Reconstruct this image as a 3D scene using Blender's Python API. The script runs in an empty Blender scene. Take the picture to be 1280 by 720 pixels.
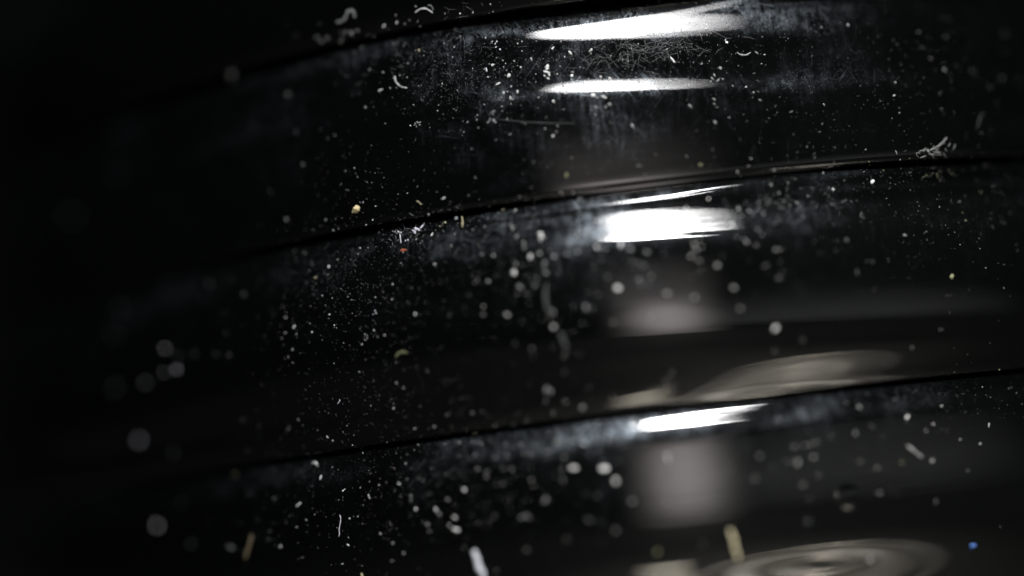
import bpy, bmesh, random
import numpy as np
from math import *
from mathutils import Vector, Matrix

random.seed(11); rng = np.random.default_rng(11)
SC = bpy.context.scene
COL = SC.collection
U = 3.125e-5            # metres per working unit: the view is 1280 units = 40 mm wide
ZT = 800.0              # height of the working origin above the table, in units
R = 1100.0              # radius of the swellings, in units
DIST = 2200.0           # camera to the nearest point of the vessel, in units

# ------------------------------------------------------------------ camera
PITCH, ROLL = radians(8.0), radians(6.9)
F = np.array([0, cos(PITCH), sin(PITCH)])
r0 = np.array([1.0, 0, 0]); u0 = np.array([0, -sin(PITCH), cos(PITCH)])
RT = cos(ROLL) * r0 - sin(ROLL) * u0
UP = sin(ROLL) * r0 + cos(ROLL) * u0
CAM = np.array([0, -R, 0.0]) - 185 * RT - DIST * F

def W(p):               # working units -> metres, table top at z = 0
    return Vector((p[0] * U, p[1] * U, (p[2] + ZT) * U))

cam = bpy.data.cameras.new('macro_camera')
co = bpy.data.objects.new('macro_camera', cam); COL.objects.link(co)
m = Matrix((RT, UP, -F)).transposed().to_4x4()
m.translation = W(CAM); co.matrix_world = m
cam.sensor_width = 36; cam.lens = 36 * DIST / 1280
cam.clip_start = 0.001; cam.clip_end = 50
cam.dof.use_dof = True
cam.dof.focus_distance = (DIST + 83) * U
cam.dof.aperture_fstop = 5.2
cam.dof.aperture_blades = 0
SC.camera = co

# ------------------------------------------------------------------ render, world, lamps
SC.view_settings.view_transform = 'Standard'; SC.view_settings.look = 'None'
SC.view_settings.exposure = 0; SC.view_settings.gamma = 1
SC.cycles.use_denoising = True
SC.cycles.caustics_reflective = False; SC.cycles.caustics_refractive = False
SC.cycles.max_bounces = 6
wd = bpy.data.worlds.new('World'); SC.world = wd; wd.use_nodes = True
wd.node_tree.nodes['Background'].inputs[0].default_value = (0.9, 1.0, 0.95, 1)
wd.node_tree.nodes['Background'].inputs[1].default_value = 0.0018

def lamp(name, az, el, dist, sx, sy, radiance, col=(1, 1, 1), rot=0, shape='ELLIPSE', origin=(0, -R, 0)):
    """An area lamp in direction az (right of the viewer's axis) and el, facing the vessel."""
    a, e = radians(az), radians(el)
    d = np.array([sin(a) * cos(e), -cos(a) * cos(e), sin(e)])
    l = bpy.data.lights.new(name, 'AREA'); l.shape = shape
    l.size = sx * U; l.size_y = sy * U; l.color = col
    area = l.size * l.size_y * (pi / 4 if shape == 'ELLIPSE' else 1)
    l.energy = radiance * area * pi
    o = bpy.data.objects.new(name, l); COL.objects.link(o)
    q = (-Vector(d)).to_track_quat('-Z', 'Y')
    o.rotation_mode = 'QUATERNION'
    o.rotation_quaternion = q @ Matrix.Rotation(rot, 3, 'Z').to_quaternion()
    o.location = W(np.array(origin) + d * dist)
    return o

lamp('key_lamp', 6.0, 38.6, 6400, 860, 800, 150, (1, 1, 1))
lamp('key_lamp_upper_blade', 13.5, 41.3, 6300, 1500, 250, 140, (1, 1, 1))
lamp('key_lamp_lower_blade', 10.0, 35.4, 6500, 1150, 190, 140, (1, 1, 1))
for k in range(9):
    lamp('strip_lamp', 5.0, .5, 5200 - 40 * k, 1680 - 150 * k, (3500, 1000, 2800, 1250, 2000, 1500, 1700, 850, 1150)[k], .36 + .045 * k, (1, .93, .90), 0, 'RECTANGLE' if k % 2 == 0 else 'ELLIPSE')
for k, (w, h, rad) in enumerate(((13000, 4600, .10), (11000, 3800, .06), (9500, 3000, .06), (8000, 2300, .07), (6000, 1600, .07))):
    lamp('added_sheen_lamp', 32, -4, 9000 + 60 * k, w, h, rad, (.95, 1, .96))  # broad dim lamps added to lay a soft grey sheen on the right
def added_disc_fill():  # added out of view, only to brighten the grooved disc
    l = bpy.data.lights.new('added_disc_fill', 'AREA'); l.shape = 'DISK'; l.size = 800 * U
    l.energy = 26 * pi * (pi / 4) * l.size ** 2; l.spread = radians(50); l.color = (1, .96, .9)
    o = bpy.data.objects.new('added_disc_fill', l); COL.objects.link(o); o.location = W((330, -1760, 1500))
added_disc_fill()
lamp('added_lip_lamp', 180, 62, 9000, 12000, 6000, 1.8, (.9, 1, .98))  # added above and behind so the seam lips catch a thin line

# ------------------------------------------------------------------ materials
def mat(name):
    m = bpy.data.materials.new(name); m.use_nodes = True
    nt = m.node_tree
    return m, nt, nt.nodes['Principled BSDF'], nt.nodes['Material Output']

def N(nt, t, **kw):
    n = nt.nodes.new(t)
    for k, v in kw.items():
        if k.startswith('i_'):
            key = k[2:]
            key = int(key) if key.isdigit() else key
            n.inputs[key].default_value = v
        else: setattr(n, k, v)
    return n

def math_(nt, op, a, b=None, clamp=False):
    n = nt.nodes.new('ShaderNodeMath'); n.operation = op; n.use_clamp = clamp
    for i, v in enumerate((a, b)):
        if v is None: continue
        if isinstance(v, (int, float)): n.inputs[i].default_value = v
        else: nt.links.new(v, n.inputs[i])
    return n.outputs[0]

def ramp(nt, v, lo, hi):
    n = nt.nodes.new('ShaderNodeMapRange'); n.interpolation_type = 'SMOOTHSTEP'
    n.inputs[1].default_value = lo; n.inputs[2].default_value = hi
    nt.links.new(v, n.inputs[0]); return n.outputs[0]

def noise(nt, vec, scale, stretch=(1, 1, 1), detail=4, rough=.55, off=(0, 0, 0)):
    mp = N(nt, 'ShaderNodeMapping'); mp.inputs['Scale'].default_value = stretch; mp.inputs['Location'].default_value = off
    nt.links.new(vec, mp.inputs['Vector'])
    n = N(nt, 'ShaderNodeTexNoise', i_Scale=scale, i_Detail=detail, i_Roughness=rough)
    nt.links.new(mp.outputs[0], n.inputs['Vector']); return n.outputs[0]

def glossy_black():
    m, nt, p, out = mat('glossy_black_with_dust_film')
    p.inputs['Base Color'].default_value = (.0016, .0018, .0018, 1)
    p.inputs['Roughness'].default_value = .045
    p.inputs['IOR'].default_value = 1.5
    tc = N(nt, 'ShaderNodeTexCoord'); ob = tc.outputs['Object']
    geo = N(nt, 'ShaderNodeNewGeometry')
    # slight waviness of the moulded gloss, drawn out round the rib
    wav = noise(nt, ob, 420, (.25, .25, 1.6), 3, .5)
    b = N(nt, 'ShaderNodeBump', i_Strength=.016, i_Distance=.0006)
    nt.links.new(wav, b.inputs['Height']); nt.links.new(b.outputs[0], p.inputs['Normal'])
    # dust settles where the face looks up
    sep = N(nt, 'ShaderNodeSeparateXYZ'); nt.links.new(geo.outputs['Normal'], sep.inputs[0])
    nz = math_(nt, 'ADD', sep.outputs[2], math_(nt, 'MULTIPLY', math_(nt, 'SUBTRACT', noise(nt, ob, 600, (1, 1, .7), 5, .65, (9, 4, 1)), .5), .42))
    upf = ramp(nt, nz, -.03, .30)
    patch = ramp(nt, noise(nt, ob, 190, (1, 1, 1.8), 4, .62), .44, .70)
    sx = N(nt, 'ShaderNodeSeparateXYZ'); nt.links.new(ob, sx.inputs[0])
    boost = math_(nt, 'MULTIPLY', ramp(nt, sx.outputs[0], -.0135, -.0080), math_(nt, 'SUBTRACT', 1.0, ramp(nt, sx.outputs[0], -.0045, .0005)))
    boost = math_(nt, 'ADD', math_(nt, 'MULTIPLY', boost, .9), 1.0)
    rub = math_(nt, 'SUBTRACT', 1.0, math_(nt, 'MULTIPLY', ramp(nt, sx.outputs[0], .0035, .0125), .72))
    patch = math_(nt, 'MULTIPLY', math_(nt, 'MULTIPLY', patch, rub), boost)
    wipe = ramp(nt, noise(nt, ob, 4200, (1.0, 1.0, .07), 4, .65), .42, .72)
    cloud = ramp(nt, noise(nt, ob, 900, (.7, .7, 1), 5, .7, (3, 1, 2)), .42, .75)
    grain = math_(nt, 'ADD', ramp(nt, noise(nt, ob, 7000, (1, 1, 1), 3, .7), .50, .74),
                  math_(nt, 'MULTIPLY', ramp(nt, noise(nt, ob, 17000, (1, 1, 1), 2, .6, (5, 2, 1)), .60, .70), 1.4))
    hair = None
    for k, (ang, off) in enumerate(((.5, 0), (-.75, 3), (1.25, 7), (-.2, 11))):
        rot = N(nt, 'ShaderNodeMapping'); rot.inputs['Rotation'].default_value = (0, ang, 0); nt.links.new(ob, rot.inputs['Vector'])
        h = ramp(nt, noise(nt, rot.outputs[0], 14000, (1, .05, .03), 2, .5, (off, off, 0)), .655, .70)
        h = math_(nt, 'MULTIPLY', h, ramp(nt, noise(nt, ob, 700 + 90 * k, (1, 1, 1), 2, .5, (off, 1, 2)), .46, .62))
        hair = h if hair is None else math_(nt, 'ADD', hair, h)
    mix = math_(nt, 'MULTIPLY', cloud, .38)
    mix = math_(nt, 'ADD', mix, math_(nt, 'MULTIPLY', wipe, .55))
    mix = math_(nt, 'ADD', math_(nt, 'MULTIPLY', mix, .65), math_(nt, 'ADD', math_(nt, 'MULTIPLY', grain, .55), math_(nt, 'MULTIPLY', hair, .7)))
    fac = math_(nt, 'MULTIPLY', math_(nt, 'MULTIPLY', upf, math_(nt, 'ADD', patch, .06)), mix)
    fac = math_(nt, 'MULTIPLY', fac, .155)
    low = math_(nt, 'ADD', math_(nt, 'MULTIPLY', math_(nt, 'MULTIPLY', patch, grain), .0022), math_(nt, 'MULTIPLY', hair, .004))
    fac = math_(nt, 'ADD', fac, low, True)
    dif = N(nt, 'ShaderNodeBsdfDiffuse'); dif.inputs[0].default_value = (.48, .57, .66, 1)
    gl = N(nt, 'ShaderNodeBsdfGlossy'); gl.inputs[0].default_value = (.74, .84, .95, 1); gl.inputs['Roughness'].default_value = .37
    ms0 = N(nt, 'ShaderNodeMixShader'); ms0.inputs[0].default_value = .78
    nt.links.new(dif.outputs[0], ms0.inputs[1]); nt.links.new(gl.outputs[0], ms0.inputs[2])
    ms = N(nt, 'ShaderNodeMixShader')
    nt.links.new(fac, ms.inputs[0]); nt.links.new(p.outputs[0], ms.inputs[1]); nt.links.new(ms0.outputs[0], ms.inputs[2])
    nt.links.new(ms.outputs[0], out.inputs[0])
    return m

def plain(name, col, rough=.8, var=.25, scale=30000, spec=.3):
    m, nt, p, out = mat(name)
    tc = N(nt, 'ShaderNodeTexCoord')
    n = noise(nt, tc.outputs['Object'], scale, (1, 1, 1), 3)
    mx = N(nt, 'ShaderNodeMix', data_type='RGBA')
    mx.inputs[6].default_value = tuple(c * (1 - var) for c in col) + (1,)
    mx.inputs[7].default_value = tuple(min(1, c * (1 + var)) for c in col) + (1,)
    nt.links.new(n, mx.inputs[0]); nt.links.new(mx.outputs[2], p.inputs['Base Color'])
    p.inputs['Roughness'].default_value = rough
    p.inputs['Specular IOR Level'].default_value = spec
    return m

M_BLACK = glossy_black()
M_TABLE = plain('matt_black_table', (.038, .038, .036), .6, .3, 800, .1)
M_DISC = plain('satin_metal_disc', (.84, .80, .72), .33, .12, 900)
M_DISC.node_tree.nodes['Principled BSDF'].inputs['Metallic'].default_value = .85
M_CARD = plain('pale_card', (.74, .70, .60), .5, .12, 900)
M_HOLE = plain('dark_groove_grey', (.05, .05, .045), .6, .2, 900)
DM = {
    'pale': plain('pale_dust', (.80, .82, .83)),
    'grey': plain('grey_dust', (.24, .25, .25)),
    'dim': plain('dull_grey_dust', (.055, .06, .06)),
    'blue': plain('bluish_white_lint', (.68, .70, .78)),
    'violet': plain('violet_fringed_lint', (.62, .60, .70)),  # violet colour fringe of the lens put into the lint colour
    'tan': plain('tan_straw', (.26, .21, .13)),
    'cream': plain('cream_crumb', (.55, .50, .33)),
    'yellow': plain('yellow_crumb', (.70, .58, .33), .6, .4, 9000),
    'olive': plain('olive_dust', (.17, .18, .10)),
    'red': plain('red_brown_dust', (.40, .12, .07)),
    'bluespot': plain('bright_blue_fleck', (.035, .085, .26)),
}

# ------------------------------------------------------------------ profile of the vessel
def ray(px, py):
    d = F * DIST + (px - 640) * RT - (py - 360) * UP
    return d / np.linalg.norm(d)
def z_at(py):           # height on the nearest line of the vessel seen at that level
    px = 825 + (py - 360) * tan(ROLL)
    d = ray(px, py)
    return CAM[2] + d[2] * (-R - CAM[1]) / d[1]

# slope of the wall (degrees above horizontal that the face looks) along each rib
RIBS = [
    [(-262, 70), (-258, 45), (-250, 24), (-240, 16), (-225, 15), (-200, 14), (-185, 8), (-150, 3), (-100, -2), (-60, -7), (-35, -12), (-18, -20), (-14, -60)],
    [(-10, 70), (-6, 45), (1, 28), (6, 18), (11, 13), (17, 11.2), (28, 10.6), (34, 9.6), (39, 7), (48, 4), (84, 4), (97, 8.0), (104, 9.5), (110, 8.0), (118, 3.6), (150, 3), (185, 1.7), (212, 1.4), (219, -4), (224, -24), (227, -60)],
    [(231, 70), (233, 45), (235, 27), (237, 20.5), (240, 17.5), (245, 14.5), (248, 8), (252, 3), (258, 4.5), (263, 10), (267, 14), (274, 15.5), (283, 16.2), (294, 15.5), (300, 13), (307, 8), (330, 5), (366, 3.2), (378, 1.4), (400, -3), (415, -6), (425, -8.6), (434, -12), (441, -14.4), (458, -15.8), (478, -17.6), (497, -20), (503, -28), (505, -60)],
    [(509, 70), (511, 45), (513, 25), (516, 20), (520, 18.3), (530, 17.7), (537, 16.6), (543, 11), (549, 5.5), (560, 2.4), (600, .3), (640, -2), (650, -2.8), (664, -4.4), (676, -6), (690, -8.2), (708, -11.6), (725, -15), (745, -19), (775, -26), (788, -32), (792, -60)],
    [(796, 70), (798, 45), (802, 26), (808, 18), (815, 12), (850, 5), (900, 0), (940, -5), (975, -14), (1004, -22), (1008, -60)],
]
PROF = []               # per rib: list of (z, r) from top to bottom
for ctrl in RIBS:
    ys = np.array([c[0] for c in ctrl], float); es = np.array([c[1] for c in ctrl], float)
    yy = np.unique(np.concatenate([np.linspace(ys[0], ys[-1], 170), np.linspace(ys[0], ys[0] + 22, 26), np.linspace(ys[-1] - 8, ys[-1], 10)]))
    # monotone cubic-like smoothing: interpolate, then relax
    ee = np.interp(yy, ys, es)
    fine = np.linspace(ys[0], ys[-1], 2000); fe = np.interp(fine, ys, es)
    kw = int(2000 * 7 / (ys[-1] - ys[0])); ker = np.hanning(kw + 2)[1:-1]; ker /= ker.sum()
    fe2 = np.convolve(np.pad(fe, kw, mode='edge'), ker, mode='same')[kw:-kw]
    wgt = np.clip(np.minimum((yy - ys[0] - 8) / 8, (ys[-1] - 4 - yy) / 6), 0, 1)
    ee = ee * (1 - wgt) + np.interp(yy, fine, fe2) * wgt
    zz = np.array([z_at(y) for y in yy])
    tt = np.tan(np.radians(ee)); rr = np.zeros_like(zz)
    rr[1:] = np.cumsum(.5 * (tt[1:] + tt[:-1]) * (zz[:-1] - zz[1:]))
    # each rib sits a hair inside the foot of the one above it
    rr += (R - rr.max()) if len(PROF) == 0 else PROF[-1][1][-3] - 12 - rr[0]
    PROF.append((zz, rr))

SH = R - PROF[2][1].max()
PROF = [(zz, rr + SH + (14 if i == 0 else 0)) for i, (zz, rr) in enumerate(PROF)]
print('radii', [(round(r[0]), round(r.max()), round(r[-1])) for z, r in PROF])
def radius_at(z):
    for zz, rr in PROF:
        if zz[-1] <= z <= zz[0]:
            return float(np.interp(z, zz[::-1], rr[::-1]))
    return R - 75.0


SKEW = {1: .085, 2: .055}
def wob(th, z):         # the rings are not perfectly true: slightly skewed, the upper one slightly flattened
    for i, (zz, rr) in enumerate(PROF):
        if zz[-1] <= z <= zz[0]: break
    else: return 0.0
    if i not in SKEW: return 0.0
    win = min(1, max(0, min((zz[0] - z - 6) / 22, (z - zz[-1] - 14) / 40)))
    d = 0.0
    if win > 0:
        sh = SKEW[i] * 1100 * .28 * tanh((th - .03) / .28) * win * win * (3 - 2 * win)
        d = float(np.interp(z + sh, zz[::-1], rr[::-1]) - np.interp(z, zz[::-1], rr[::-1]))
    if i == 1:
        d -= 10.0 * cos(8 * (th - .06)) * exp(-(th / .5) ** 2)
    return d

def spot(px, py):
    """Point, normal on the vessel where that line of sight meets it."""
    d = ray(px, py)
    t0 = (-(R + 40) - CAM[1]) / d[1] - 60
    def f(t):
        q = CAM + d * t
        return hypot(q[0], q[1]) - radius_at(q[2]) - wob(atan2(q[0], -q[1]), q[2])
    t = t0; step = 3.0
    while f(t) > 0 and t < t0 + 1500: t += step
    a, b = t - step, t
    for _ in range(16):
        c = .5 * (a + b)
        if f(c) > 0: a = c
        else: b = c
    p = CAM + d * b
    th = atan2(p[0], -p[1])
    s = (radius_at(p[2] + 1) - radius_at(p[2] - 1)) / 2
    n = np.array([sin(th), -cos(th), -s]); n /= np.linalg.norm(n)
    if abs(s) > 3: n = np.array([sin(th), -cos(th), 0])
    return p, n

def tag(o, label=None, cat=None, group=None, kind=None):
    if label: o['label'] = label
    if cat: o['category'] = cat
    if group: o['group'] = group
    if kind: o['kind'] = kind
    return o

def link_mesh(name, verts, faces, material, parent=None, loc=None, smooth=True):
    me = bpy.data.meshes.new(name); me.from_pydata([tuple(v) for v in verts], [], faces)
    me.validate(); me.update()
    if smooth: me.polygons.foreach_set('use_smooth', [True] * len(me.polygons))
    me.materials.append(material)
    o = bpy.data.objects.new(name, me); COL.objects.link(o)
    if parent: o.parent = parent
    if loc is not None: o.location = loc
    return o

# ------------------------------------------------------------------ setting
def table():
    bm = bmesh.new(); bmesh.ops.create_grid(bm, x_segments=2, y_segments=2, size=.6)
    me = bpy.data.meshes.new('table_top'); bm.to_mesh(me); bm.free(); me.materials.append(M_TABLE)
    o = bpy.data.objects.new('table_top', me); COL.objects.link(o); o['kind'] = 'structure'
table()

# ------------------------------------------------------------------ the ribbed vessel
vessel = bpy.data.objects.new('ribbed_vessel', None); COL.objects.link(vessel)
tag(vessel, 'glossy black ribbed round vessel filmed with dust, filling the whole picture', 'vessel')
SEG = 480
def lathe(name, prof, material, true=True):
    n = len(prof); V = []; Fc = []
    ths = np.linspace(0, 2 * pi, SEG, endpoint=False)
    for z, r in prof:
        for th in ths:
            t = th if th < pi else th - 2 * pi
            q = r + (0 if true else wob(t, z))
            V.append((q * sin(th) * U, -q * cos(th) * U, (z + ZT) * U))
    for i in range(n - 1):
        for j in range(SEG):
            k = (j + 1) % SEG
            Fc.append((i * SEG + j, (i + 1) * SEG + j, (i + 1) * SEG + k, i * SEG + k))
    return link_mesh(name, V, Fc, material, vessel)
for zz, rr in PROF:
    pr = [(zz[0] - .6, rr[0] - 90), (zz[0] - .3, rr[0] - 1.2)] + list(zip(zz, rr)) + [(zz[-1] - .3, rr[-1] - 1.5), (zz[-1], rr[-1] - 90)]
    lathe('rib', pr, M_BLACK, False)
zt = PROF[0][0][0]; zb = PROF[-1][0][-1]
lathe('core', [(zt + 30, 1), (zt + 30, 990), (zt + 22, 1002), (zt + .5, 1002), (zt + .2, 912), (zb - 8, 930), (zb - 8, 940), (zb - 8, 1)], M_BLACK)
lathe('foot_ring', [(zb - 6, 900), (zb - 6, 985), (zb - 10, 990), (-ZT + 8, 1000), (-ZT + 2, 996), (-ZT + .5, 985), (-ZT + .5, 900)], M_BLACK)

# ------------------------------------------------------------------ the pale grooved disc that the ribs mirror
def disc():
    root = bpy.data.objects.new('grooved_disc', None); COL.objects.link(root)
    cx, cy = 490, -1665
    root.location = (cx * U, cy * U, 0)
    tag(root, 'pale round disc with concentric rings, mirrored in the ribs at lower right', 'disc')
    def ring(name, prof, m):
        n = 128; V = []; Fc = []
        for r, z in prof:
            for j in range(n):
                a = 2 * pi * j / n; V.append((r * cos(a) * U, r * sin(a) * U, z * U))
        L = len(prof)
        for i in range(L - 1):
            for j in range(n):
                k = (j + 1) % n; Fc.append((i * n + j, i * n + k, (i + 1) * n + k, (i + 1) * n + j))
        return link_mesh(name, V, Fc, m, root)
    ring('rim', [(430, 0), (430, 26), (426, 32), (404, 32), (399, 28), (398, 8)], M_DISC)
    ring('groove', [(399, 10), (348, 10)], M_HOLE)
    ring('middle_ring', [(349, 8), (347, 28), (342, 32), (196, 32), (191, 28), (190, 8)], M_DISC)
    ring('groove', [(191, 10), (164, 10)], M_HOLE)
    ring('inner_ring', [(165, 8), (163, 28), (159, 31), (126, 31), (121, 28), (120, 8)], M_DISC)
    ring('groove', [(121, 10), (96, 10)], M_HOLE)
    ring('inner_ring', [(97, 8), (95, 26), (92, 29), (72, 29), (69, 26), (68, 8)], M_DISC)
    ring('hub', [(69, 8), (40, 10), (1, 10)], M_HOLE)
disc()
def card():  # unseen card, added so a warm patch is mirrored above the lower seam
    V = [(x, y, z) for z in (0.5, 14) for x, y in ((-95, -225), (95, -225), (90, 225), (-92, 228))]
    Fc = [(3, 2, 1, 0), (4, 5, 6, 7), (0, 1, 5, 4), (1, 2, 6, 5), (2, 3, 7, 6), (3, 0, 4, 7)]
    o = link_mesh('reflector_card', [tuple(Vector(v) * U) for v in V], Fc, M_CARD, None, W((-40, -2010, -ZT)), False)
    tag(o, 'small unseen pale card added left of the grooved disc, mirrored above the lower seam', 'card')
card()

# ------------------------------------------------------------------ dust
def lump_mesh(name, seed, material, sub=2, amp=.35, squash=(1, 1, .7)):
    r = random.Random(seed); bm = bmesh.new(); bmesh.ops.create_icosphere(bm, subdivisions=sub, radius=1)
    ax = [Vector((r.gauss(0, 1), r.gauss(0, 1), r.gauss(0, 1))).normalized() for _ in range(5)]
    ph = [r.uniform(0, 6) for _ in ax]
    for v in bm.verts:
        k = 1 + amp * sum(sin(3.1 * v.co.dot(a) + q) for a, q in zip(ax, ph)) / 2.2 + r.uniform(-.1, .1)
        v.co = Vector((v.co.x * squash[0], v.co.y * squash[1], v.co.z * squash[2])) * max(.35, k)
    me = bpy.data.meshes.new(name); bm.to_mesh(me); bm.free(); me.materials.append(material); return me
LUMPS = {}
def lump(tone, k):
    if (tone, k) not in LUMPS: LUMPS[tone, k] = lump_mesh('dust_speck', 100 + k, DM[tone], 1 if k < 3 else 2, .34 + .1 * (k % 3), ((1, 1, .7), (1.3, .8, .6), (1, .7, .8), (1.1, .9, .5), (1.5, .7, .6))[k])
    return LUMPS[tone, k]

def orient(n, spin):
    q = Vector(n).to_track_quat('Z', 'Y'); return (q @ Matrix.Rotation(spin, 3, 'Z').to_quaternion())

def place(me, name, px, py, size, label, cat, group=None, stretch=1.0, spin=None):
    p, n = spot(px, py)
    o = bpy.data.objects.new(name, me); COL.objects.link(o)
    o.rotation_mode = 'QUATERNION'
    o.rotation_quaternion = orient(n, random.uniform(0, 6.28) if spin is None else spin)
    s = size * .5 * U
    o.scale = (s * stretch, s, s * .8)
    o.location = W(p + n * size * .5 * .8 * .45)
    return tag(o, label, cat, group)

def tube(name, pts, rad, tone, label, cat, lift=None, n=6, taper=.6, group=None):
    """A fibre lying on the vessel along those sight lines."""
    P = []
    for i, (x, y) in enumerate(pts):
        p, nn = spot(x, y); P.append(np.array(p) + nn * (rad * .9 if lift is None else lift[i] + rad))
    P = [np.array(p) for p in P]
    # smooth by Catmull-Rom
    Q = []
    for i in range(len(P) - 1):
        a, b, c, d = P[max(i - 1, 0)], P[i], P[i + 1], P[min(i + 2, len(P) - 1)]
        for t in np.linspace(0, 1, 6, endpoint=False):
            Q.append(.5 * ((2 * b) + (c - a) * t + (2 * a - 5 * b + 4 * c - d) * t * t + (3 * b - a - 3 * c + d) * t ** 3))
    Q.append(P[-1]); o0 = Q[0]; V = []; Fc = []; L = len(Q)
    for i, q in enumerate(Q):
        tg = Q[min(i + 1, L - 1)] - Q[max(i - 1, 0)]; tg = Vector(tg).normalized()
        e1 = tg.orthogonal().normalized(); e2 = tg.cross(e1)
        rr = rad * (1 - (1 - taper) * abs(2 * i / (L - 1) - 1) ** 3) * random.uniform(.86, 1.14) * (1 + .22 * sin(i * .9 + rad * 7))
        for j in range(n):
            a = 2 * pi * j / n; w = (e1 * cos(a) + e2 * sin(a)) * rr
            V.append(tuple((Vector(q - o0) + w) * U))
    for i in range(L - 1):
        for j in range(n):
            k = (j + 1) % n; Fc.append((i * n + j, i * n + k, (i + 1) * n + k, (i + 1) * n + j))
    Fc.append(tuple(range(n - 1, -1, -1))); Fc.append(tuple(range((L - 1) * n, L * n)))
    o = link_mesh(name, V, Fc, DM[tone], None, W(o0))
    return tag(o, label, cat, group)

# --- fibres, hairs and slivers
tube('curled_fibre', [(494, 95), (495, 102), (501, 108), (509, 110)], .7, 'pale', 'thin pale fibre curled in a quarter circle on the upper left shoulder', 'fibre')
tube('hooked_fibre', [(519, 16), (525, 11.5), (533, 11), (541, 16)], .75, 'pale', 'thin pale fibre arched like a bow at the very top left', 'fibre')
tube('hooked_fibre', [(535, 6), (540, 8), (541.5, 13)], .65, 'grey', 'short grey fibre hooked over the end of the bow shaped fibre', 'fibre')
tube('looped_fibre', [(421, 28), (429, 26), (433, 21), (436, 14), (442, 14), (444, 22)], 1.7, 'grey', 'blurred grey fibre bent into a loop at the top left', 'fibre')
tube('violet_fibre', [(424.8, 643.5), (426.2, 648), (425.6, 654), (424.2, 661), (424.6, 667), (423.6, 671)], .62, 'violet', 'fine violet white upright fibre on the lowest rib', 'fibre')
tube('straw_sliver', [(314.5, 668), (313.5, 677), (310.5, 687), (309, 692), (307, 699)], 1.25, 'tan', 'tan straw sliver leaning at the lower left', 'sliver')
tube('straw_sliver', [(912, 662), (914.5, 669), (917, 676), (918, 684), (921, 692), (922, 700)], 2.3, 'cream', 'cream club headed straw sliver above the mirrored disc', 'sliver', taper=.9)
tube('white_lint', [(593, 688), (596, 696), (598, 702), (600, 711), (604, 716), (605, 724)], 3.6, 'blue', 'thick bluish white lint streak at the bottom edge', 'lint', taper=.7)
tube('thread', [(622, 149), (650, 152), (684, 154), (718, 154.5)], .6, 'dim', 'long faint grey thread lying level under the thin crescent glint', 'thread')
tube('bent_fibre', [(921, 66), (926, 69), (933, 69), (938, 66)], 1.2, 'grey', 'short grey fibre bent like a smile right of the top glint', 'fibre')
tube('cream_rod', [(577.5, 271), (578.5, 277), (578, 284)], 1.0, 'cream', 'short cream rod standing beside the pinkish speck', 'sliver')
tube('olive_flake', [(495, 447), (498, 442), (504, 440), (510, 441)], 1.4, 'olive', 'olive curved flake on the dark belly of the middle rib', 'flake')
tube('small_fibre', [(473, 114.5), (475.5, 112.5), (478.5, 112)], .7, 'pale', 'tiny pale fibre lying level left of the quarter circle fibre', 'fibre')
tube('angled_hair', [(1230, 142), (1226, 144), (1224, 151), (1221, 160)], .6, 'dim', 'faint bent hair at the far right of the upper rib', 'hair')
tube('dull_rod', [(1133, 557), (1142, 564), (1152, 572)], 1.5, 'grey', 'dull grey rod slanting down on the right of the lower rib', 'sliver')
tube('lint_tail', [(500, 292), (500.8, 298), (501.5, 304)], .7, 'blue', 'short bluish lint tail hanging above the red brown speck', 'lint')
tube('tick_fibre', [(422, 505), (424, 502.5), (425, 500.5), (424.4, 499)], .6, 'violet', 'tiny violet tick shaped fibre in the dark middle left', 'fibre')
tube('curved_flake', [(391, 579), (395, 578.5), (397.5, 582)], 1.2, 'pale', 'small pale flake curved downwards on the left of the lowest rib', 'flake')
tube('pale_rod', [(402, 594), (400.5, 600)], .9, 'pale', 'small pale upright rod below the curved flake', 'sliver')
tube('grey_sliver', [(371, 633), (374, 630.5), (376.5, 628)], 1.0, 'pale', 'small pale slanting sliver left of the violet upright fibre', 'sliver')
tube('grey_streak', [(1183, 172), (1178, 178), (1172, 183), (1162, 188)], .8, 'grey', 'frayed grey lint streak at the right end of the upper rib', 'lint')
tube('smear_streak', [(683, 356), (682, 370), (684, 386), (691, 391)], 2.1, 'dim', 'grey dust smear running down from beside the middle glint', 'smear')
tube('smear_streak', [(701, 416), (704, 426), (708, 434)], 2.6, 'dim', 'short grey dust smear below the round speck left of the warm patch', 'smear')
tube('cream_sliver', [(521, 251), (524, 253), (527, 256)], .7, 'cream', 'tiny cream sliver sloping above the bluish lint tuft', 'sliver')
tube('gold_fleck', [(452, 716), (454, 722)], 1.3, 'cream', 'gold fleck cut by the bottom edge left of centre', 'fleck')
tube('long_speck', [(292, 90), (290, 104)], 2.6, 'grey', 'soft grey long speck alone at the upper left', 'speck')

def tuft(name, spec, tone, label, cat, parts=None):
    """A clump of a few joined lumps and hairs, one mesh."""
    V = []; Fc = []; o0 = None
    for (px, py, sz) in spec:
        p, n = spot(px, py); p = p + n * sz * .25
        if o0 is None: o0 = p
        me = lump(tone, random.randrange(5)); k = len(V); q = orient(n, random.uniform(0, 6))
        for v in me.vertices: V.append(tuple((Vector(p - o0) + q @ Vector((v.co.x * sz * .55, v.co.y * sz * .5, v.co.z * sz * .4))) * U))
        for f in me.polygons: Fc.append(tuple(k + i for i in f.vertices))
    return tag(link_mesh(name, V, Fc, DM[tone], None, W(o0), False), label, cat)

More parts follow.
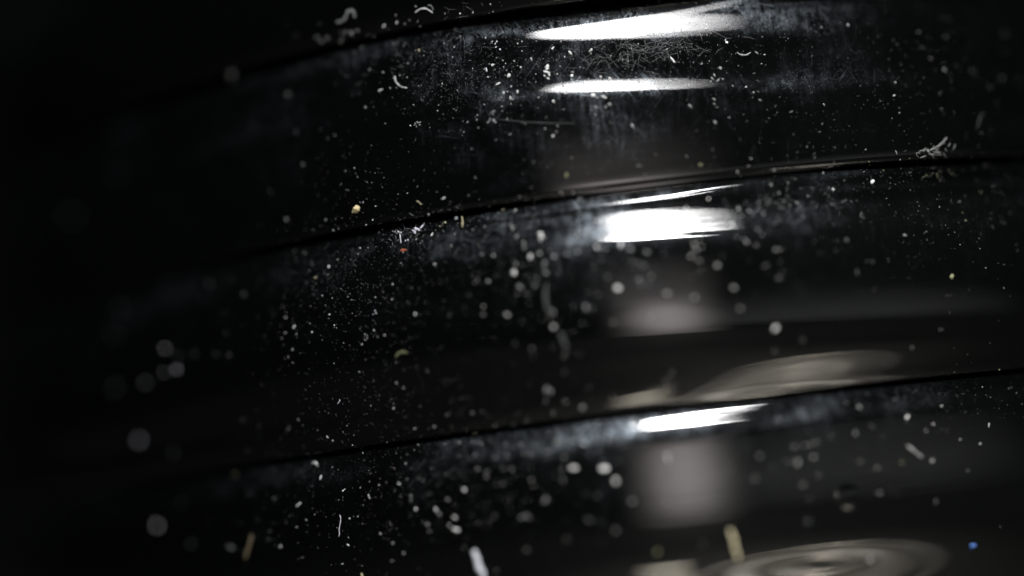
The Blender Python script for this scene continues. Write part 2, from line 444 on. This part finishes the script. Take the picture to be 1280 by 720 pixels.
tuft('lint_tuft', [(517, 289, 4), (520, 287, 5), (523, 287, 4), (526, 285, 3), (528, 283, 3), (530, 280, 3), (519, 291, 3)], 'violet', 'violet white lint tuft with a raised tail on the second seam', 'lint')
tuft('lint_crumbs', [(494, 290, 1.8), (498, 290, 2.5), (501, 290.5, 2.2), (496, 292, 1.5), (491, 289, 1.6), (507, 301, 2.4), (510, 300, 2.2), (503, 281, 2), (505, 283, 1.8)], 'violet', 'cluster of violet white lint crumbs left of the lint tuft', 'lint')
tuft('fluff_ball', [(519, 155, 3), (522, 153, 2.6), (525, 153, 2.4), (521, 158, 3), (525, 156, 2.6), (518, 157, 2)], 'grey', 'small grey fluff ball under the quarter circle fibre', 'fluff')
tuft('dust_clump', [(617, 139, 3), (616, 143, 3), (613, 149, 4), (617, 151, 4), (611, 152, 3), (620, 153, 2.4)], 'grey', 'grey clump of dust shaped like a two left of the thread', 'clump')
tuft('dust_clump', [(683, 487, 5.4), (689, 489, 4.6)], 'grey', 'double soft grey clump left of the lower seam glint', 'clump')
tuft('dust_clump', [(684, 565, 3.4), (688, 563, 3), (684, 572, 2.6)], 'grey', 'triple soft grey clump on the left shoulder of the lower rib', 'clump')
tuft('dust_clump', [(653, 646, 3.6), (658, 645, 3.2), (662, 647, 2.4)], 'grey', 'flat soft grey clump near the bottom, right of the bluish lint', 'clump')
tuft('dust_patch', [(787, 318, 4), (790, 327, 5), (797, 329, 5), (803, 333, 5), (795, 336, 4), (787, 334, 3.4), (808, 338, 3)], 'dim', 'ragged translucent grey dust patch under the middle glint', 'patch')
tuft('dust_clump', [(890, 98, 3), (893, 94, 3), (897, 101, 3), (903, 99, 3), (888, 102, 2.4)], 'grey', 'ring of grey dust right of the top glint', 'clump')
tuft('dust_clump', [(892, 124, 3), (893, 130, 3.4), (896, 134, 2.6)], 'grey', 'upright grey dust clump below the ring of dust', 'clump')
tuft('dust_clump', [(1104, 213, 2.4), (1107, 209, 2.2), (1101, 216, 2), (1087, 206, 2.6), (1086, 202, 2.2)], 'olive', 'cluster of dull olive crumbs on the right of the second seam', 'clump')
tuft('dust_clump', [(1158, 219, 1.6), (1163, 220, 1.8), (1171, 218, 2.2), (1174, 214, 1.5), (1186, 213, 1.8), (1190, 217, 1.6), (1172, 221, 1.6), (1155, 221, 1.5)], 'olive', 'row of tiny olive crumbs on the second seam, far right', 'clump')
tuft('dust_clump', [(1167, 183, 1.6), (1160, 189, 2.2), (1175, 180, 1.4), (1180, 178, 1.2), (1170, 187, 1.2)], 'grey', 'grey fluff crumbs caught in the frayed lint streak at right', 'clump')
tuft('dust_clump', [(615, 52, 2.4), (621, 52, 2.4), (620, 59, 2), (625, 62, 2.2), (619, 55, 1.8)], 'blue', 'five bluish white crumbs together left of the top glint', 'clump')
tuft('dust_clump', [(432, 40, 3), (440, 42, 4), (447, 38, 3), (426, 52, 3), (402, 52, 4), (410, 48, 3), (436, 58, 3), (443, 66, 3), (452, 60, 2.4), (396, 47, 3)], 'grey', 'blurred tuft of bluish grey dust at the top left', 'clump')
tuft('dust_clump', [(742, 118, 4), (746, 122, 3.4), (755, 120, 3.6), (762, 131, 4.4), (757, 134, 3)], 'grey', 'loose soft grey clump of dust right of the thin crescent glint', 'clump')
tuft('dust_clump', [(740, 48, 3), (684, 86, 4), (686, 92, 3.4), (681, 95, 2.6)], 'pale', 'pale clump of dust between the top glint and the thin crescent', 'clump')
tuft('dust_clump', [(675, 292, 4), (678, 297, 4), (676, 301, 3)], 'pale', 'upright pale clump of dust left of the middle glint', 'clump')
tuft('dust_clump', [(726, 285, 4), (733, 292, 5), (741, 289, 4), (722, 294, 4)], 'grey', 'smeared grey clump of dust touching the left end of the middle glint', 'clump')
tuft('dust_clump', [(868, 306, 4), (870, 312, 4), (866, 316, 3)], 'grey', 'short grey clump of dust under the right end of the middle glint', 'clump')
tuft('ring_flake', [(456, 418, 1.8), (458.5, 419, 1.6), (459, 423, 1.6), (456.5, 425, 1.8), (455.5, 421.5, 1.4)], 'grey', 'tiny ring shaped grey flake on the left belly of the middle rib', 'flake')
tuft('bright_flake', [(469, 388.5, 1.8), (470, 391.5, 2.4), (466.5, 393, 1.2)], 'violet', 'bright violet white double flake on the middle rib', 'flake')
tuft('white_flake', [(429, 613.5, 2.2), (431, 611.5, 1.6)], 'pale', 'small white flake left of a similar one, above the violet upright fibre', 'flake')
tuft('white_flake', [(461, 619, 2.0), (462, 622, 2.0)], 'pale', 'small white split flake up and to the right of the violet upright fibre', 'flake')

def crumb():
    r = random.Random(3); bm = bmesh.new()
    for _ in range(13):
        v = Vector((r.gauss(0, 1), r.gauss(0, 1), r.gauss(0, 1))).normalized(); bm.verts.new((v.x * 1.25, v.y, v.z * .9))
    bmesh.ops.convex_hull(bm, input=bm.verts)
    me = bpy.data.meshes.new('yellow_crumb'); bm.to_mesh(me); bm.free(); me.materials.append(DM['yellow'])
    place(me, 'yellow_crumb', 445, 262, 11, 'golden yellow angular crumb above the second seam', 'crumb', spin=.4)
crumb()
place(lump('red', 1), 'red_crumb', 504.5, 312.5, 5, 'red brown speck at the foot of the bluish lint tail', 'speck', stretch=1.4, spin=0)
place(lump('blue', 2), 'pink_speck', 570, 273, 5, 'bright pinkish white speck beside the short cream rod', 'speck')
place(lump('cream', 3), 'warm_speck', 594, 540.5, 5.2, 'bright warm cream oval speck on the lower seam', 'speck', stretch=1.9, spin=0.0)
place(lump('bluespot', 0), 'blue_fleck', 1216, 682, 7.5, 'bright blue oval fleck near the lower right corner', 'fleck', stretch=1.5, spin=.3)
place(lump('pale', 0), 'round_speck', 969, 411, 7, 'bright round pale speck alone above the mirrored arcs', 'speck')
place(lump('pale', 1), 'round_speck', 755, 586, 7, 'left one of two big bright specks left of the lower warm glow', 'speck')
place(lump('pale', 2), 'round_speck', 769, 602, 7.5, 'right one of two big bright specks left of the lower warm glow', 'speck')
place(lump('pale', 3), 'round_speck', 1090, 227, 5.4, 'bright speck just under the second seam on the right', 'speck')
place(lump('olive', 3), 'yellow_speck', 1190, 346, 6, 'dull yellow speck alone on the far right of the middle rib', 'speck')
place(lump('olive', 1), 'yellow_speck', 708, 219, 5, 'dull yellow speck above the second seam, left of the glints', 'speck')
place(lump('olive', 2), 'yellow_speck', 821, 690, 7, 'dull greenish round speck near the bottom, left of the straw stem', 'speck')

# raised glossy blister on the lower rib
def blister():
    p, n = spot(1060, 620)
    V = [(0, 0, 1.95)]; Fc = []; pr = [(4, 1.7), (8, 1.2), (11, .62), (13, .2), (15, -.2)]
    for r_, h in pr:
        for j in range(28):
            a = 2 * pi * j / 28; V.append((r_ * cos(a), r_ * sin(a), h))
    for j in range(28): Fc.append((0, 1 + j, 1 + (j + 1) % 28))
    for i in range(len(pr) - 1):
        for j in range(28):
            k = (j + 1) % 28; Fc.append((1 + i * 28 + j, 1 + (i + 1) * 28 + j, 1 + (i + 1) * 28 + k, 1 + i * 28 + k))
    o = link_mesh('blister', [tuple(Vector(v) * U) for v in V], Fc, M_BLACK, None, W(p))
    o.rotation_mode = 'QUATERNION'; o.rotation_quaternion = orient(n, 0)
    tag(o, 'small raised glossy black bump on the right of the lower rib', 'bump')
blister()

# --- specks one can count: (x, y, size, tone)
SPOTS = {
 ('big soft faint speck far out of focus on the dark left side', 'big soft specks on the dark left side'):
  [(207,436,3.6,'pale'),(221,462,3.6,'blue'),(206,466,3.6,'grey'),(182,478,4.4,'grey'),(145,485,5,'grey'),(174,550,4.6,'blue'),(217,567,4,'dim'),
   (227,629,4,'dim'),(197,657,4.6,'pale'),(222,446,3.4,'dim'),(243,443,3.4,'dim'),(270,443,2.6,'dim'),(287,444,2.4,'grey'),(294,593,3,'olive'),(143,420,5,'dim'),
   (90,270,6,'dim'),(150,385,6,'dim'),(283,417,3,'dim'),(239,680,4,'dim'),(262,355,3.6,'dim'),(305,368,3,'grey'),(315,157,3,'dim'),(329,161,3,'dim'),(360,118,3.2,'grey'),(288,684,3,'grey')],
 ('small soft speck left of centre on the dark rib', 'small soft specks left of centre'):
  [(370,325,2.4,'dim'),(390,328,2.4,'dim'),(387,338,1.8,'pale'),(411,333,2.6,'pale'),(394,347,2.6,'cream'),(410,343,2,'grey'),(435,371,1.8,'grey'),(440,375,2.4,'grey'),(412,393,2,'pale'),(368,408,3.2,'pale'),
   (357,397,2.2,'pale'),(390,415,2.2,'pale'),(403,425,2.2,'grey'),(366,437,2.2,'grey'),(472,421,1.5,'grey'),(450,411,1.5,'grey'),(449,465,2,'grey'),(361,535,2,'grey'),(362,534,1.8,'dim'),(409,546,1.8,'pale'),(483,456,1.8,'dim'),
   (429,540,1.4,'grey'),(462,602,1.6,'pale'),(437,648,1.8,'pale'),(435,681,2.6,'pale'),(491,679,2.4,'pale'),(490,701,2,'grey'),(383,650,2.6,'grey'),(351,683,2.8,'pale'),(335,675,2.6,'dim'),(428,705,3,'grey'),(378,697,2.4,'dim'),
   (499,605,3,'pale'),(514,620,2.6,'grey'),(514,625,2.4,'grey'),(520,636,3.2,'pale'),(545,637,4,'pale'),(549,643,3.6,'grey'),(535,656,3,'grey'),(537,664,2.6,'grey'),(569,647,3.4,'pale'),(570,662,4,'pale'),(541,675,2.6,'dim'),
   (580,612,3.2,'pale'),(607,590,3,'dim'),(573,590,2.4,'dim'),(619,645,3.4,'dim'),(658,687,3.4,'grey'),(574,570,2.2,'grey'),(519,392,2.8,'pale'),(491,355,1.5,'pale'),(490,374,1.7,'pale'),(479,365,1.6,'grey'),
   (432,214,1.4,'grey'),(443,210,1.3,'pale'),(457,214,1.2,'grey'),(480,222,1.6,'grey'),(378,205,2.2,'grey'),(379,206,1.8,'grey'),(370,165,2,'grey'),(410,173,1.5,'grey'),(358,274,2.4,'grey'),(392,287,2.2,'dim'),(407,275,1.8,'grey'),(325,283,2.6,'dim'),(348,312,2.6,'grey'),(454,253,1.4,'pale'),(458,281,2,'pale'),(466,275,1.6,'pale'),(400,162,1.6,'dim'),(456,134,1.5,'grey'),(441,119,1.4,'dim')],
 ('bright speck on the shoulder above the second seam, left of the glints', 'bright specks above the second seam'):
  [(536,268,2.2,'pale'),(540,293,2.4,'pale'),(550,283,2,'cream'),(557,278,2.2,'cream'),(554,248,2.2,'pale'),(546,240,1.8,'grey'),(629,262,3,'cream'),(650,246,2.6,'grey'),(597,266,2,'grey'),(543,330,1.8,'pale'),(528,301,2,'grey'),
   (668,252,3,'grey'),(668,260,2.6,'grey'),(594,222,2.4,'grey'),(725,248,3.4,'grey'),(724,267,3.6,'grey'),(667,203,3,'dim'),(690,205,2.4,'dim')],
 ('bright speck under the top seam, left of the top glint', 'bright specks left of the top glint'):
  [(480,32,2.8,'pale'),(496,28,2.8,'pale'),(512,25,2.2,'grey'),(506,30,1.6,'grey'),(522,27,1.5,'grey'),(524,63,3,'cream'),(510,79,2.6,'grey'),(500,94,1.7,'pale'),(462,87,1.6,'pale'),(457,134,1.4,'pale'),(451,65,1.4,'grey'),(530,42,1.4,'pale'),(537,38,1.4,'pale'),
   (468,45,2.2,'grey'),(591,16,1.6,'pale'),(598,27,1.8,'grey'),(613,5,1.6,'pale'),(556,17,1.4,'pale'),(575,17,1.6,'pale'),(572,33,1.2,'grey'),(499,49,1.4,'grey'),(506,54,2,'grey')],
 ('soft pale speck of the scatter round the top glint and crescent', 'soft specks round the top glint'):
  [(616,81,4,'pale'),(608,87,2.6,'blue'),(610,96,2.4,'pale'),(636,94,4,'pale'),(622,105,3.2,'pale'),(630,116,3.8,'pale'),(638,122,3,'pale'),(624,124,2.6,'grey'),(597,144,2.6,'grey'),(596,150,2.4,'grey'),(598,160,2.2,'grey'),(634,149,2.4,'grey'),
   (664,74,3.2,'pale'),(684,83,4.4,'pale'),(684,90,4,'pale'),(691,60,3,'pale'),(713,66,3.4,'pale'),(738,63,4,'pale'),(715,95,3.4,'pale'),(715,90,3,'grey'),(651,84,2.8,'pale'),(685,98,3,'pale'),(665,73,2.6,'grey'),(707,116,3.2,'pale'),(692,127,3.2,'pale'),(647,115,3,'pale'),(640,124,3.4,'grey'),
   (683,112,4,'pale'),(742,119,4.4,'pale'),(754,121,3.6,'pale'),(762,131,4.4,'grey'),(745,134,3.6,'grey'),(744,144,3.2,'grey'),(799,102,3.8,'pale'),(840,74,3.6,'pale'),(762,98,3.4,'pale'),(751,96,3,'pale'),(695,165,3.4,'grey'),(691,170,2.6,'pale'),(791,158,4,'grey'),(863,133,4,'grey'),(894,153,4,'grey'),
   (916,108,3.2,'grey'),(908,53,2.6,'pale'),(883,36,2.4,'pale'),(910,31,2.4,'grey'),(946,66,2.6,'grey'),(778,75,2.6,'grey'),(900,85,3.2,'grey'),(833,62,2.4,'grey'),(877,80,3,'grey'),(672,167,2.2,'dim'),(634,141,2,'dim'),(683,147,3,'dim')],
 ('soft pale speck of the scatter left of and below the middle glint', 'soft specks round the middle glint'):
  [(655,310,4,'grey'),(663,321,5,'pale'),(693,321,5,'pale'),(642,341,5.4,'pale'),(681,328,4,'grey'),(645,330,3.4,'grey'),(682,341,4,'grey'),(672,348,3.6,'grey'),(669,357,4,'grey'),(651,359,4,'grey'),(647,367,3,'grey'),(657,367,3.2,'dim'),(746,310,5.4,'pale'),(773,360,5,'pale'),(776,306,4.2,'pale'),(788,312,5,'grey'),
   (809,315,4.6,'grey'),(676,296,5,'pale'),(646,296,4,'grey'),(640,284,4,'grey'),(597,349,2.4,'grey'),(604,393,3.2,'grey'),(634,393,4.4,'pale'),(587,369,3.2,'dim'),(691,391,4.4,'grey'),(692,409,5,'pale'),(732,384,4.4,'grey'),(814,346,4,'grey'),(834,367,5,'grey'),(812,355,3.4,'dim'),
   (760,346,4.4,'dim'),(868,372,4.6,'grey'),(873,325,4.6,'grey'),(896,332,4.6,'grey'),(918,360,4.8,'grey'),(925,386,4.8,'grey'),(897,332,3,'grey'),(706,465,4.6,'dim'),(728,509,4.4,'grey'),(644,430,3.2,'dim'),(874,300,4,'grey'),(915,281,4,'pale'),(947,287,3.4,'grey')],
 ('soft grey speck on the dim right half of the middle rib', 'soft specks on the right of the middle rib'):
  [(970,312,4.2,'grey'),(957,332,4,'dim'),(1044,314,3.8,'dim'),(1058,300,3.4,'dim'),(975,347,4.4,'dim'),(1091,328,3.4,'dim'),(1131,294,2.8,'grey'),(1199,252,2.2,'grey'),(1158,290,2.4,'dim'),(1203,266,1.8,'olive'),(1207,276,1.8,'olive'),(1226,240,1.8,'olive'),(1175,412,3,'dim'),(1140,435,3.8,'dim'),(1071,340,3.6,'dim'),(1077,267,2.2,'grey'),(1079,272,2,'grey'),(1255,360,1.6,'grey'),(1240,283,1.8,'dim'),(1040,256,3,'dim')],
 ('small speck on the right half of the upper rib', 'small specks on the right of the upper rib'):
  [(1030,131,2.8,'grey'),(1115,148,1.6,'grey'),(1124,141,1.5,'pale'),(1119,103,1.4,'pale'),(1118,119,1.5,'pale'),(1163,73,1.5,'pale'),(1060,31,1.5,'pale'),(1027,34,1.5,'pale'),(1182,47,2,'grey'),(1180,87,1.6,'pale'),(1189,101,1.4,'grey'),(1148,40,1.6,'grey'),(1255,43,1.3,'pale'),(1237,109,1.6,'grey'),(1253,98,1.8,'grey'),(1246,139,1.6,'dim'),
   (1015,70,2,'dim'),(979,47,1.8,'dim'),(953,46,2,'dim'),(942,92,2.6,'dim'),(948,115,2.8,'dim'),(950,125,2.4,'grey'),(969,133,2.4,'dim'),(1028,155,2.2,'dim'),(1120,190,2.6,'grey'),(1137,198,2.2,'olive'),(1082,187,1.8,'grey'),(922,215,3.8,'grey'),(968,213,3.6,'grey'),(1029,216,3,'grey'),(876,206,4,'olive'),(989,140,2.6,'dim'),(1185,23,2,'grey'),(1215,88,1.5,'grey'),(800,208,4,'dim'),(806,219,4,'dim'),(858,196,3.4,'dim')],
 ('soft grey speck on the lower rib', 'soft specks on the lower rib'):
  [(696,553,4,'olive'),(717,585,4.4,'pale'),(731,617,4,'dim'),(746,620,3.6,'dim'),(681,626,4.2,'grey'),(790,627,4.8,'grey'),(736,650,4.4,'dim'),(770,663,5,'grey'),(791,528,5.4,'grey'),(835,574,5.6,'grey'),(829,592,4,'dim'),(997,578,4.6,'grey'),(1017,572,4.8,'grey'),(950,571,4.4,'dim'),(1069,541,3.8,'grey'),(1134,521,3.6,'pale'),(1090,533,2.8,'dim'),(1127,579,3.8,'olive'),(1165,576,4,'grey'),
   (1236,532,2.6,'grey'),(1225,555,3,'grey'),(1170,627,4,'dim'),(1228,484,2.4,'grey'),(1249,462,1.8,'cream'),(1237,468,1.8,'olive'),(1118,500,3.6,'dim'),(1021,520,4,'dim'),(1074,510,6,'grey'),(1087,700,4.8,'grey'),(643,530,3,'dim'),(752,654,3,'dim'),(620,606,3,'dim'),(694,595,3.2,'dim'),(1261,486,2,'dim'),(1210,588,2.6,'dim'),(878,680,4,'dim')],
}
MARKS = [(500, 102, 'the quarter circle fibre'), (528, 12, 'the bow shaped fibre'), (435, 20, 'the looped fibre'), (425, 658, 'the violet upright fibre'),
 (312, 683, 'the tan straw sliver'), (917, 680, 'the cream straw sliver'), (598, 705, 'the thick bluish lint'), (670, 152, 'the long thread'), (780, 27, 'the top glint'),
 (725, 105, 'the thin crescent glint'), (845, 283, 'the middle glint'), (885, 518, 'the lower glint'), (445, 262, 'the golden crumb'), (522, 287, 'the violet lint tuft'),
 (502, 442, 'the olive flake'), (594, 540, 'the warm cream speck'), (1216, 682, 'the blue fleck'), (1060, 620, 'the glossy bump'), (969, 411, 'the round speck over the arcs'),
 (1142, 564, 'the dull grey rod'), (1190, 346, 'the dull yellow speck'), (1172, 183, 'the frayed lint streak'), (1225, 150, 'the bent hair'), (930, 68, 'the smile shaped fibre'),
 (762, 594, 'the two big bright specks'), (685, 375, 'the long dust smear'), (469, 391, 'the violet double flake'), (424, 502, 'the violet tick fibre'), (395, 580, 'the curved pale flake'), (291, 97, 'the soft long speck')]
ALL = [(x, y) for pts in SPOTS.values() for x, y, *_ in pts]
SIDE = ['right of', 'below and right of', 'below', 'below and left of', 'left of', 'above and left of', 'above', 'above and right of']
NTH = ['nearest', 'second nearest', 'third nearest', 'fourth nearest', 'fifth nearest', 'sixth nearest', 'seventh nearest', 'eighth nearest', 'ninth nearest', 'tenth nearest']
def sector(x, y, mx, my): return int(round(atan2(y - my, x - mx) / (pi / 4))) % 8
def describe(x, y, tone):
    best = None
    for mx, my, nm in MARKS:
        d = hypot(x - mx, y - my); k = sector(x, y, mx, my)
        rank = sum(1 for (a, b) in ALL if hypot(a - mx, b - my) < d and sector(a, b, mx, my) == k)
        cost = d + 45 * rank
        if rank < len(NTH) and (best is None or cost < best[0]): best = (cost, NTH[rank], SIDE[k], nm)
    word = {'pale': 'pale', 'grey': 'grey', 'dim': 'faint grey', 'blue': 'bluish', 'cream': 'cream', 'olive': 'olive'}[tone]
    return '%s speck, %s %s %s' % (word, best[1], best[2], best[3])
for (label, group), pts in SPOTS.items():
    for i, (x, y, s, tone) in enumerate(pts):
        if x < 300: s *= 1.25
        place(lump(tone, i % 5), 'dust_speck', x, y, s, describe(x, y, tone), 'speck', group, stretch=random.uniform(.75, 1.7))

# --- the uncountable fine dust
OCT = np.array([(1, 0, 0), (-1, 0, 0), (0, 1, 0), (0, -1, 0), (0, 0, 1), (0, 0, -1)], float)
OF = [(0, 2, 4), (2, 1, 4), (1, 3, 4), (3, 0, 4), (2, 0, 5), (1, 2, 5), (3, 1, 5), (0, 3, 5)]
def fine_dust(name, clusters, tone, label):
    V = []; Fc = []
    for cx, cy, sx, sy, n, s0, s1 in clusters:
        for _ in range(n):
            x, y = rng.normal(cx, sx), rng.normal(cy, sy) - 0
            y -= (x - cx) * .14
            p, nn = spot(x, y)
            s = (s0 + (s1 - s0) * rng.random() ** 2.5) * .5
            A = np.linalg.qr(rng.normal(size=(3, 3)))[0] * s
            sc = np.array([1, rng.uniform(.6, 1), rng.uniform(.5, 1)])
            k = len(V); q = p + nn * s * .5
            for o in OCT: V.append(tuple(W(q + A @ (o * sc * rng.uniform(.7, 1.2)))))
            Fc += [tuple(k + i for i in f) for f in OF]
    o = link_mesh(name, V, Fc, DM[tone], None, None, False)
    tag(o, label, 'dust', None, 'stuff')
fine_dust('fine_dust', [
    (575, 100, 48, 26, 900, .5, 1.3), (530, 300, 75, 26, 450, .5, 1.5), (430, 360, 55, 30, 500, .5, 1.6), (470, 420, 70, 50, 220, .6, 1.6),
    (450, 520, 60, 45, 260, .6, 1.5), (490, 610, 80, 55, 520, .6, 1.5), (470, 240, 60, 40, 220, .5, 1.4), (640, 330, 70, 40, 380, .8, 2),
    (760, 65, 70, 22, 550, .6, 1.8), (1080, 110, 120, 65, 480, .6, 1.6), (1160, 280, 80, 45, 220, .6, 1.6), (850, 70, 60, 28, 380, .6, 1.8),
    (600, 570, 60, 40, 280, .7, 1.8), (1165, 214, 60, 8, 150, .6, 1.8), (1210, 490, 50, 25, 120, .6, 1.8), (400, 460, 60, 120, 160, .6, 1.6), (640, 60, 80, 40, 300, .6, 1.6)],
    'grey', 'fine grey dust grains scattered over the black ribs')
fine_dust('white_dust', [
    (700, 70, 90, 35, 110, 1.0, 3.2), (610, 110, 50, 40, 90, 1, 3), (500, 60, 70, 35, 70, .8, 2.2), (690, 340, 60, 50, 60, 1.6, 4), (560, 280, 80, 18, 90, .9, 2.6),
    (430, 380, 70, 50, 90, .8, 2.4), (460, 600, 80, 60, 110, .8, 2.6), (600, 600, 70, 60, 50, 1.4, 3.6), (890, 300, 70, 40, 40, 1.8, 4), (1130, 120, 90, 60, 60, .7, 1.6),
    (1160, 250, 70, 40, 40, .7, 1.8), (450, 230, 60, 40, 60, .6, 1.8), (900, 80, 40, 40, 30, 1.2, 3), (700, 540, 80, 40, 36, 1.8, 4), (1000, 560, 120, 50, 26, 1.8, 3.6)],
    'pale', 'bright white dust grains scattered over the black ribs')
fine_dust('coarse_dust', [
    (650, 120, 55, 45, 70, 1.5, 3.2), (690, 350, 55, 45, 40, 2, 4), (760, 200, 90, 35, 40, 2, 4), (880, 320, 80, 45, 40, 2, 4), (1000, 260, 90, 45, 50, 2, 3.6),
    (720, 580, 90, 50, 40, 2, 4), (640, 600, 70, 60, 40, 1.8, 3.6), (400, 420, 60, 60, 50, 1.2, 2.6), (480, 640, 80, 40, 40, 1.2, 2.6), (1060, 560, 90, 45, 30, 2, 3.6),
    (350, 340, 45, 40, 30, 1.5, 3), (1120, 120, 90, 60, 50, 1, 2.2), (560, 280, 60, 14, 40, 1.2, 2.4)],
    'dim', 'coarser dull grey dust grains scattered over the black ribs')

# --- matted hair-fine lint on the shoulders
def lint_mat(name, spec, tone, label):
    V = []; Fc = []
    for cx, cy, sx, sy, n, l0, l1, rad in spec:
        for _ in range(n):
            x, y = rng.normal(cx, sx), rng.normal(cy, sy); y -= (x - cx) * .14
            a = rng.uniform(0, pi); L = rng.uniform(l0, l1); bend = rng.normal(0, .3)
            P = []
            for t in (-.5, 0, .5):
                aa = a + bend * t
                p, nn = spot(x + cos(aa) * L * t, y + sin(aa) * L * t * .7); P.append((p + nn * rad * .8, nn))
            k = len(V)
            for i, (p, nn) in enumerate(P):
                tg = P[min(i + 1, 2)][0] - P[max(i - 1, 0)][0]; tg /= (np.linalg.norm(tg) + 1e-9)
                s = np.cross(nn, tg); s /= (np.linalg.norm(s) + 1e-9)
                rr = rad * (.6 if i != 1 else 1)
                for w in (s * rr, nn * rr, -s * rr): V.append(tuple(W(p + w)))
            for i in range(2):
                for j in range(3):
                    b = k + i * 3
                    Fc.append((b + j, b + (j + 1) % 3, b + 3 + (j + 1) % 3, b + 3 + j))
    o = link_mesh(name, V, Fc, DM[tone], None, None, False)
    tag(o, label, 'lint', None, 'stuff')
lint_mat('matted_lint', [(800, 62, 46, 11, 150, 7, 24, .14), (480, 75, 40, 22, 40, 4, 10, .14), (590, 40, 40, 18, 60, 5, 18, .14), (970, 255, 50, 12, 50, 4, 10, .2), (1170, 190, 14, 6, 24, 5, 12, .4), (515, 290, 20, 8, 30, 3, 8, .35)],
    'grey', 'matted hair fine grey lint lying on the upper shoulders')
